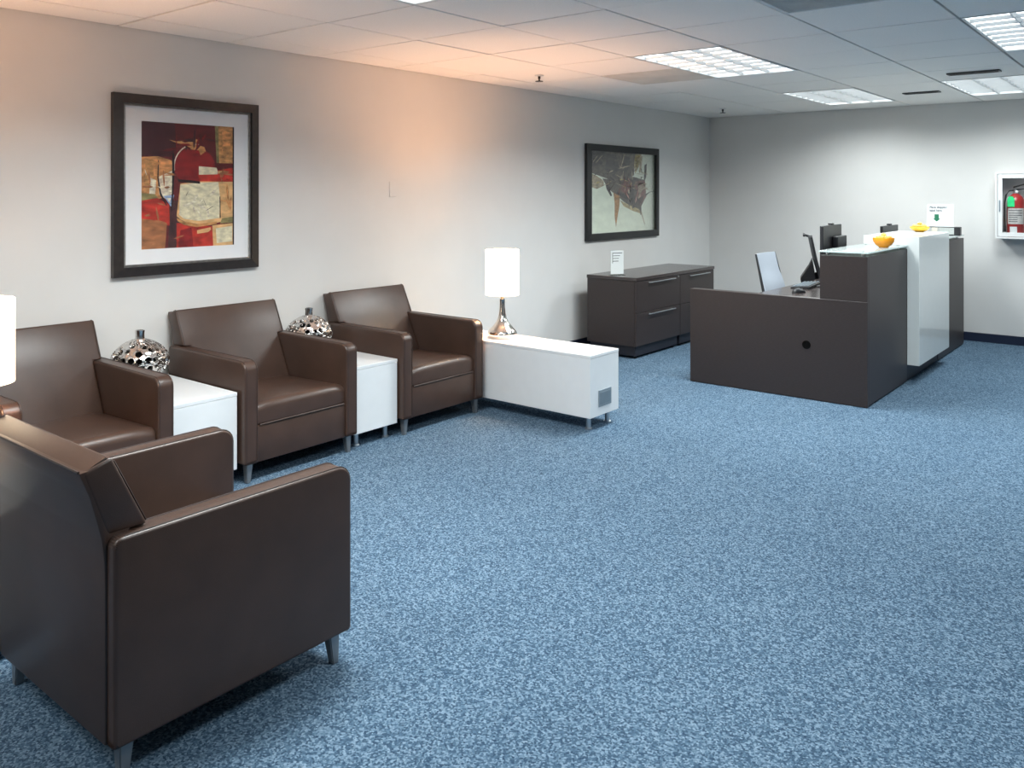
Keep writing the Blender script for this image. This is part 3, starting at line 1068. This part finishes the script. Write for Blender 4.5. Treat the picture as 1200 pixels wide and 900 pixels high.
# local: x back from the corner (negative), y along the long side (positive)
pan = obj('end_panel', box(-1.325, 0, 0, 0.036, 0.004, 0.722, 0.0015, 1), M['espresso'], t)
obj('grommet', lathe([(0.0, 0), (0.030, 0), (0.030, 0.003), (0.022, 0.003), (0.021, 0.0012), (0.0, 0.0012)], 24, False), M['dark_hole'], pan, (-0.416, -0.0005, 0.388), (PI / 2, 0, 0))
obj('work_surface', box(-0.80, -0.040, 0.037, 2.95, 0.695, 0.722, 0.002, 1), M['espresso_top'], t)
obj('return_surface', box(-1.325, -0.802, 0.037, 0.075, 0.695, 0.722, 0.002, 1), M['espresso_top'], t)
# raised counter: near box, far box
nb = obj('counter_end', box(-0.322, -0.0005, 0.0005, 0.036, 0.7225, 1.030, 0.001, 1), M['espresso'], t)
obj('counter_front', box(-0.036, 0, 0.0365, 1.020, 0.012, 1.030, 0.001, 1), M['espresso'], t)
obj('counter_inner', box(-0.322, -0.300, 0.0365, 1.020, 0.7225, 1.030, 0.001, 1), M['espresso'], t)
obj('counter_top_board', box(-0.300, -0.036, 0.0365, 1.020, 1.005, 1.029, 0.001, 1), M['espresso'], t)
obj('counter_front', box(-0.036, -0.004, 1.0205, 2.045, 0.012, 1.020, 0.001, 1), M['black_base'], t)
obj('counter_front', box(-0.036, 0, 2.0455, 3.110, 0.012, 1.030, 0.001, 1), M['espresso'], t)
obj('counter_inner', box(-0.322, -0.300, 2.0455, 3.110, 0.7225, 1.030, 0.001, 1), M['espresso'], t)
obj('counter_top_board', box(-0.300, -0.036, 2.0455, 3.074, 1.005, 1.029, 0.001, 1), M['espresso'], t)
obj('counter_end', box(-0.80, -0.0365, 3.0745, 3.110, 0.012, 1.030, 0.001, 1), M['espresso'], t)
obj('plinth', box(-0.10, -0.0405, 0.06, 3.05, 0.0, 0.69, 0.0, 1), M['black_base'], t)
# white waterfall
wf = prism([(-0.325, 1.128), (-0.325, 1.034), (0.001, 1.034), (0.001, 0.135), (0.088, 0.135), (0.088, 1.128)], 1.021, 2.045, 0.0015, 1)
obj('waterfall_panel', wf, M['white_gloss'], t)
# two clear glass shelves on stand-offs
for y0, y1 in ((0.0, 1.018), (2.048, 3.110)):
    gs = obj('glass_shelf', box(-0.330, 0.004, y0 - 0.004, y1, 1.052, 1.062, 0.001, 1), M['glass_top'], t)
    e = bmesh.new()
    box(-0.330, 0.0055, y0 - 0.0055, y0 - 0.004, 1.0522, 1.0618, bm=e)
    box(0.004, 0.0055, y0 - 0.004, y1, 1.0522, 1.0618, bm=e)
    obj('polished_edge', e, M['glass_edge'], gs)
    for sx in (-0.285, -0.045):
        for sy in (y0 + 0.05, y1 - 0.08):
            obj('standoff', lathe([(0.011, 1.0302), (0.011, 1.052)], 14), M['steel'], t, (sx, sy, 0))
            obj('standoff_cap', lathe([(0.011, 1.0622), (0.011, 1.066), (0.0, 1.067)], 14, False), M['steel'], t, (sx, sy, 0))


# ------------------------------------------------------------------ things on the desk
def fruit_bowl(label, x, y, z, r, h, m, seed, squat):
    t = thing('candy_bowl', label, 'bowl', (x, y, z), 0, 'glazed candy bowls on the counter')
    k = r / 0.075
    prof = [(0.0, 0.0), (0.030 * k, 0.0), (0.034 * k, 0.004), (0.055 * k, 0.28 * h), (0.071 * k, 0.60 * h), (0.075 * k, 0.92 * h), (0.073 * k, h),
            (0.069 * k, 0.97 * h), (0.062 * k, 0.70 * h), (0.040 * k, 0.40 * h), (0.0, 0.34 * h)]
    obj('bowl', lathe(prof, 36, False), m, t, smooth=0.8)
    R = random.Random(seed)
    for q in range(9):
        a = 2 * PI * q / 8
        rr = 0.038 * k if q < 8 else 0
        px, py, pz = rr * math.cos(a), rr * math.sin(a), 0.93 * h + (0.006 if q < 8 else 0.026)
        s = 0.019 * k
        b = bmesh.new()
        bmesh.ops.create_icosphere(b, subdivisions=2, radius=s)
        for v in b.verts:
            v.co.z *= 0.8
        obj('candy', b, M['candy'], t, (px, py, pz), (R.uniform(-.4, .4), R.uniform(-.4, .4), 0), smooth=2.0)


fruit_bowl('orange bowl of candy on the near glass counter', -1.772, 6.55, 1.062, 0.076, 0.072, M['orange'], 4, 1)
fruit_bowl('shallow yellow bowl of candy on the white counter panel', -1.835, 7.885, 1.128, 0.080, 0.045, M['yellow'], 5, 1)


def monitor(label, x, y, z, rotz, w, h, top, bracket=False):
    """back faces local +x, screen faces local -x"""
    t = thing('computer_monitor', label, 'monitor', (x, y, z), rotz, 'black monitors on the reception desk')
    zc = top - h / 2
    obj('housing', box(-0.012, 0.014, -w / 2, w / 2, zc - h / 2, zc + h / 2, 0.004, 2), M['black_plastic'], t)
    obj('screen', box(-0.0135, -0.0122, -w / 2 + 0.012, w / 2 - 0.012, zc - h / 2 + 0.014, zc + h / 2 - 0.012), M['black_gloss'], t)
    obj('rear_box', box(0.0145, 0.060, -0.02, w / 2 - 0.02, zc - 0.05, zc + 0.075, 0.006, 2), M['black_plastic'], t)
    obj('stand', box(0.030, 0.058, -0.035, 0.035, 0.012, zc - 0.051, 0.004, 1), M['black_plastic'], t)
    obj('foot', box(-0.08, 0.12, -0.12, 0.12, 0.0, 0.012, 0.004, 2), M['black_plastic'], t)
    if bracket:
        obj('side_bracket', prism([(0.16, zc - 0.150), (0.40, zc - 0.135), (0.40, zc - 0.122), (0.30, zc - 0.085), (0.26, zc - 0.115), (0.16, zc - 0.105)], 0.0145, 0.045, 0.003, 1, axis='x'), M['black_plastic'], t)
    wc = obj('webcam', box(-0.016, 0.018, -0.032, 0.032, zc + h / 2 + 0.001, zc + h / 2 + 0.016, 0.004, 2), M['black_plastic'], t)
    obj('webcam_lens', lathe([(0.0, 0), (0.006, 0), (0.006, 0.002), (0.0, 0.002)], 12, False), M['black_gloss'], wc, (-0.017, 0, zc + h / 2 + 0.008), (0, PI / 2, 0))


monitor('black monitor with webcam seen from behind, left of the orange bowl', -2.230, 6.77, 0.722, 0.06, 0.54, 0.33, 0.490, True)
monitor('black monitor with webcam peeking over the white counter panel', -2.22, 8.39, 0.722, 0.0, 0.52, 0.33, 0.437)

# keyboard and mouse
t = thing('keyboard', 'grey computer keyboard on the desk beside the black chair', 'keyboard', (-2.385, 6.66, 0.722), 0.12)
kb = bmesh.new()
obj('case', prism([(-0.075, 0.0), (0.075, 0.0), (0.075, 0.022), (-0.075, 0.010)], -0.21, 0.21, 0.003, 2), M['black_plastic'], t)
kc = box(-0.0062, 0.0062, -0.0078, 0.0078, 0, 0.005, 0.001, 1)
finish(kc)
kme = bpy.data.meshes.new('key')
kc.to_mesh(kme)
kc.free()
kme.materials.append(M['grey_plate'])
for i in range(5):
    for j in range(20):
        x = -0.056 + 0.026 * i
        link('key', kme, t, (x, -0.19 + 0.02 * j, 0.0115 + (x + 0.075) * 0.08), (0, -0.08, 0))
t = thing('computer_mouse', 'black and grey computer mouse on the desk', 'mouse', (-2.275, 6.19, 0.722), 1.0)
b = bmesh.new()
bmesh.ops.create_icosphere(b, subdivisions=3, radius=1.0)
for v in b.verts:
    v.co = Vector((v.co.x * 0.058, v.co.y * 0.032, max(0.0, v.co.z) * 0.034 * (1 - 0.25 * v.co.x)))
obj('mouse_shell', b, M['black_plastic'], t, smooth=0.8)
obj('scroll_wheel', lathe([(0.006, -0.003), (0.006, 0.003)], 12), M['steel'], t, (0.028, 0, 0.026), (PI / 2, 0, 0))


# ------------------------------------------------------------------ office chairs behind the desk
def office_chair(label, x, y, rotz, top, pale):
    """faces local +x; the back leans towards local -x; origin below the seat column"""
    t = thing('office_chair', label, 'office chair', (x, y, 0), rotz, 'office chairs behind the reception desk')
    for k in range(5):
        a = 2 * PI * k / 5 + 0.3
        l = obj('base_arm', tube([(0.03 * math.cos(a), 0.03 * math.sin(a), 0.10), (0.27 * math.cos(a), 0.27 * math.sin(a), 0.07)], [0.022, 0.014], 8), M['black_plastic'], t, smooth=0.8)
        obj('caster', lathe([(0.0, -0.018), (0.022, -0.018), (0.027, -0.012), (0.027, 0.012), (0.022, 0.018), (0.0, 0.018)], 16, False), M['black_plastic'], l,
            (0.27 * math.cos(a), 0.27 * math.sin(a), 0.0272), (PI / 2, 0, a), smooth=0.6)
    obj('gas_column', lathe([(0.030, 0.09), (0.030, 0.25), (0.016, 0.255), (0.016, 0.40)], 16), M['black_plastic'], t, smooth=0.6)
    obj('seat', box(-0.20, 0.24, -0.22, 0.22, 0.405, 0.470, 0.025, 3), M['black_plastic'], t, smooth=0.8)
    # back plane from (-0.245, .52) to (-0.245 - lean, top)
    z0, lean = 0.56, 0.10
    xb = lambda z: -0.215 - lean * (z - z0) / (top - z0)
    hw0, hw1 = 0.215, 0.19
    # pale pad
    n, mrows = 8, 12
    b = bmesh.new()
    fr, bk = [], []
    for i in range(mrows + 1):
        z = z0 + (top - z0) * i / mrows
        hw = hw0 + (hw1 - hw0) * i / mrows
        ro, rb = [], []
        for k in range(n + 1):
            v = -1 + 2 * k / n
            cx = 0.025 * v * v + 0.02 * math.sin(PI * min(1, (i / mrows) * 1.6)) * 0.6
            ro.append(b.verts.new((xb(z) + cx, v * hw, z)))
            rb.append(b.verts.new((xb(z) + cx - 0.012, v * hw, z)))
        fr.append(ro)
        bk.append(rb)
    for i in range(mrows):
        for k in range(n):
            b.faces.new((fr[i][k], fr[i][k + 1], fr[i + 1][k + 1], fr[i + 1][k]))
            b.faces.new((bk[i][k], bk[i + 1][k], bk[i + 1][k + 1], bk[i][k + 1]))
        b.faces.new((fr[i][0], fr[i + 1][0], bk[i + 1][0], bk[i][0]))
        b.faces.new((fr[i][n], bk[i][n], bk[i + 1][n], fr[i + 1][n]))
    for k in range(n):
        b.faces.new((fr[0][k], bk[0][k], bk[0][k + 1], fr[0][k + 1]))
        b.faces.new((fr[mrows][k], fr[mrows][k + 1], bk[mrows][k + 1], bk[mrows][k]))
    obj('backrest', b, M['mesh_grey'] if pale else M['black_plastic'], t, smooth=0.9)
    # side rails of the back
    for s in (-1, 1):
        path = [(xb(z) + 0.018, s * (hw0 + (hw1 - hw0) * (z - z0) / (top - z0) + 0.002), z) for z in (z0, (z0 * 2 + top) / 3, (z0 + 2 * top) / 3, top)]
        obj('back_rail', tube(path, [0.013, 0.012, 0.010, 0.008], 8), M['black_plastic'], t, smooth=1.0)
    if not pale:
        obj('head_bar', tube([(xb(top) - 0.045, -0.17, top + 0.012), (xb(top) - 0.045, 0.17, top + 0.012)], 0.010, 8), M['black_plastic'], t)
        obj('head_bracket', tube([(xb(top) - 0.045, 0, top + 0.012), (xb(top) + 0.010, 0, top - 0.004)], 0.011, 8), M['black_plastic'], t)
        obj('lumbar_frame', prism([(xb(0.62) - 0.14, 0.57), (xb(0.62) - 0.165, 0.70), (xb(0.80) - 0.06, 0.81), (xb(0.88) - 0.012, 0.88), (xb(0.60) - 0.020, 0.60), (xb(0.60) - 0.05, 0.56)], -0.11, 0.11, 0.006, 2), M['black_plastic'], t)
    obj('spine', tube([(-0.12, 0, 0.40), (-0.24, 0, 0.42), (-0.262, 0, 0.50), (-0.252, 0, 0.62), (xb(0.75) - 0.012, 0, 0.75)], 0.020, 8), M['black_plastic'], t, smooth=1.0)
    return t


office_chair('office chair with a plain pale grey backrest behind the desk', -2.415, 6.625, 0.0, 0.975, True)
office_chair('black office chair seen edge-on behind the reception desk', -2.385, 7.66, 0.35, 1.075, False)

# ------------------------------------------------------------------ arrow sign and its stand on the far counter
t = thing('sign_stand', 'low black stand with clear front at the far end of the counter', 'stand', (-1.80, 8.80, 1.062))
obj('base_rail', box(-0.165, 0.060, -0.030, 0.030, 0.0, 0.006, 0.001, 1), M['acrylic'], t)
obj('clear_front', box(-0.165, 0.060, -0.034, -0.031, 0.0, 0.074, 0.0005, 1), M['acrylic'], t)
obj('top_rail', box(-0.165, 0.060, -0.036, -0.029, 0.0745, 0.082, 0.001, 1), M['black_plastic'], t)
obj('end_block', box(0.0605, 0.112, -0.040, 0.032, 0.0, 0.082, 0.004, 2), M['black_plastic'], t)
obj('foot_pad', box(0.010, 0.0600, -0.045, -0.0365, 0.0, 0.010, 0.002, 1), M['black_plastic'], t)
t = thing('arrow_sign', 'white paper sign with grey lettering and a green down arrow', 'sign', (-1.86, 8.80, 1.1443))
obj('sheet', box(-0.116, 0.116, -0.0335, -0.0315, 0.0005, 0.214, 0.0003, 1), M['paper'], t)
for k, (s, w) in enumerate((('Place shipping', 0.172), ('label here', 0.104))):
    me = text_mesh(s, 0.027)
    o = link('lettering', me, t, (-0.092, -0.0338, 0.176 - 0.031 * k), (PI / 2, 0, 0))
    me.materials.clear()
    me.materials.append(M['ink_light'])
ar = prism([(-0.019, 0.118), (0.019, 0.118), (0.019, 0.076), (0.033, 0.076), (0.0, 0.048), (-0.033, 0.076), (-0.019, 0.076)], -0.0345, -0.0336)
obj('down_arrow', ar, M['arrow_green'], t, (-0.030, 0, 0))

# ------------------------------------------------------------------ fire extinguisher cabinet
CX0, CX1, CZ0, CZ1, CYF = -1.452, -1.090, 1.032, 1.664, 9.115
t = thing('extinguisher_cabinet', 'white wall cabinet with glass door holding the fire extinguisher', 'cabinet', ((CX0 + CX1) / 2, BY, CZ0))
w, h, d = CX1 - CX0, CZ1 - CZ0, BY - CYF
body = bmesh.new()
box(-w / 2 + 0.012, w / 2 - 0.012, -0.006, -0.001, 0.012, h - 0.012, bm=body)
for x0, x1, z0, z1 in ((-w / 2 + 0.006, -w / 2 + 0.012, 0.006, h - 0.006), (w / 2 - 0.012, w / 2 - 0.006, 0.006, h - 0.006), (-w / 2 + 0.012, w / 2 - 0.012, 0.006, 0.012), (-w / 2 + 0.012, w / 2 - 0.012, h - 0.012, h - 0.006)):
    box(x0, x1, -d + 0.022, -0.001, z0, z1, bm=body)
obj('body', body, M['white_metal'], t)
fr = bmesh.new()
for x0, x1, z0, z1 in ((-w / 2, -w / 2 + 0.016, 0, h), (w / 2 - 0.016, w / 2, 0, h), (-w / 2 + 0.016, w / 2 - 0.016, 0, 0.016), (-w / 2 + 0.016, w / 2 - 0.016, h - 0.016, h)):
    box(x0, x1, -d - 0.004, -d + 0.021, z0, z1, bm=fr)
obj('trim', fr, M['white_metal'], t)
dr = bmesh.new()
a, c = 0.020, 0.058
for x0, x1, z0, z1 in ((-w / 2 + a, -w / 2 + c, a, h - a), (w / 2 - c, w / 2 - a, a, h - a), (-w / 2 + c, w / 2 - c, a, c), (-w / 2 + c, w / 2 - c, h - c, h - a)):
    box(x0, x1, -d, -d + 0.018, z0, z1, bm=dr)
door = obj('door', dr, M['white_metal'], t)
obj('pane', box(-w / 2 + c, w / 2 - c, -d + 0.008, -d + 0.011, c, h - c), M['pane'], door)
obj('handle', box(-w / 2 + 0.031, -w / 2 + 0.041, -d - 0.012, -d, 0.255, 0.365, 0.003, 1), M['grey_plate'], door)

t = thing('fire_extinguisher', 'red fire extinguisher with green tag inside the white wall cabinet', 'fire extinguisher', (-1.296, BY - 0.100, 1.046))
R = 0.074
obj('cylinder', lathe([(0.0, 0.0), (R - 0.006, 0.0), (R, 0.010), (R, 0.33), (R - 0.004, 0.355), (R - 0.018, 0.385), (0.030, 0.408), (0.020, 0.415), (0.0, 0.415)], 32, False), M['red'], t, smooth=0.8)
lb = bmesh.new()
n = 14


def wrap(a0, a1, z0, z1, r):
    b = bmesh.new()
    A = [b.verts.new((r * math.cos(a0 + (a1 - a0) * k / n), r * math.sin(a0 + (a1 - a0) * k / n), z0)) for k in range(n + 1)]
    B = [b.verts.new((v.co.x, v.co.y, z1)) for v in A]
    C = [b.verts.new((v.co.x * (r - 0.0008) / r, v.co.y * (r - 0.0008) / r, z0)) for v in A]
    D = [b.verts.new((v.co.x, v.co.y, z1)) for v in C]
    for k in range(n):
        b.faces.new((A[k], A[k + 1], B[k + 1], B[k]))
        b.faces.new((C[k], D[k], D[k + 1], C[k + 1]))
        b.faces.new((A[k], C[k], C[k + 1], A[k + 1]))
        b.faces.new((B[k], B[k + 1], D[k + 1], D[k]))
    b.faces.new((A[0], B[0], D[0], C[0]))
    b.faces.new((A[n], C[n], D[n], B[n]))
    return b


front = -PI / 2 + 0.15
la = obj('label', wrap(front - 1.05, front + 1.05, 0.125, 0.275, R + 0.0015), M['label'], t, smooth=0.8)
lines = bmesh.new()
for z in (0.145, 0.165, 0.185, 0.205, 0.225, 0.250):
    join(lines, wrap(front - 0.85, front + (0.2 if z < 0.2 else 0.75), z, z + 0.007, R + 0.0026))
obj('label_print', lines, M['ink_light'], la)
obj('inspection_label', wrap(front - 0.70, front + 0.15, 0.035, 0.10, R + 0.0015), M['paper'], t, smooth=0.8)
obj('valve', lathe([(0.018, 0.412), (0.018, 0.455), (0.012, 0.46), (0.0, 0.462)], 16, False), M['steel'], t, smooth=0.7)
obj('lever', prism([(-0.02, 0.470), (0.085, 0.505), (0.085, 0.513), (-0.02, 0.486)], -0.010, 0.010, 0.002, 1), M['black_plastic'], t, (0, 0, -0.005), (0, 0, -0.3))
obj('carry_handle', prism([(-0.015, 0.440), (0.075, 0.452), (0.080, 0.461), (-0.015, 0.458)], -0.010, 0.010, 0.002, 1), M['black_plastic'], t, (0, 0, 0.0), (0, 0, -0.3))
obj('gauge', lathe([(0.0, 0), (0.013, 0), (0.013, 0.010), (0.0, 0.012)], 16, False), M['paper'], t, (0.012, -0.018, 0.432), (PI / 2, 0, 0))
obj('hose', tube([(-0.016, -0.01, 0.445), (-0.05, -0.02, 0.440), (-0.076, -0.028, 0.40), (-0.086, -0.032, 0.33), (-0.087, -0.034, 0.22), (-0.086, -0.034, 0.10)], 0.008, 8), M['rubber'], t, smooth=1.0)
obj('nozzle', tube([(-0.086, -0.034, 0.11), (-0.086, -0.034, 0.05)], [0.009, 0.013], 10), M['rubber'], t, smooth=1.0)
tg = bmesh.new()
obj('green_tag', prism([(-0.030, 0.300), (0.030, 0.300), (0.030, 0.372), (0.016, 0.400), (-0.016, 0.400), (-0.030, 0.372)], -0.0785, -0.0765, 0.0004, 1), M['green_tag'], t, (-0.028, 0, -0.012))
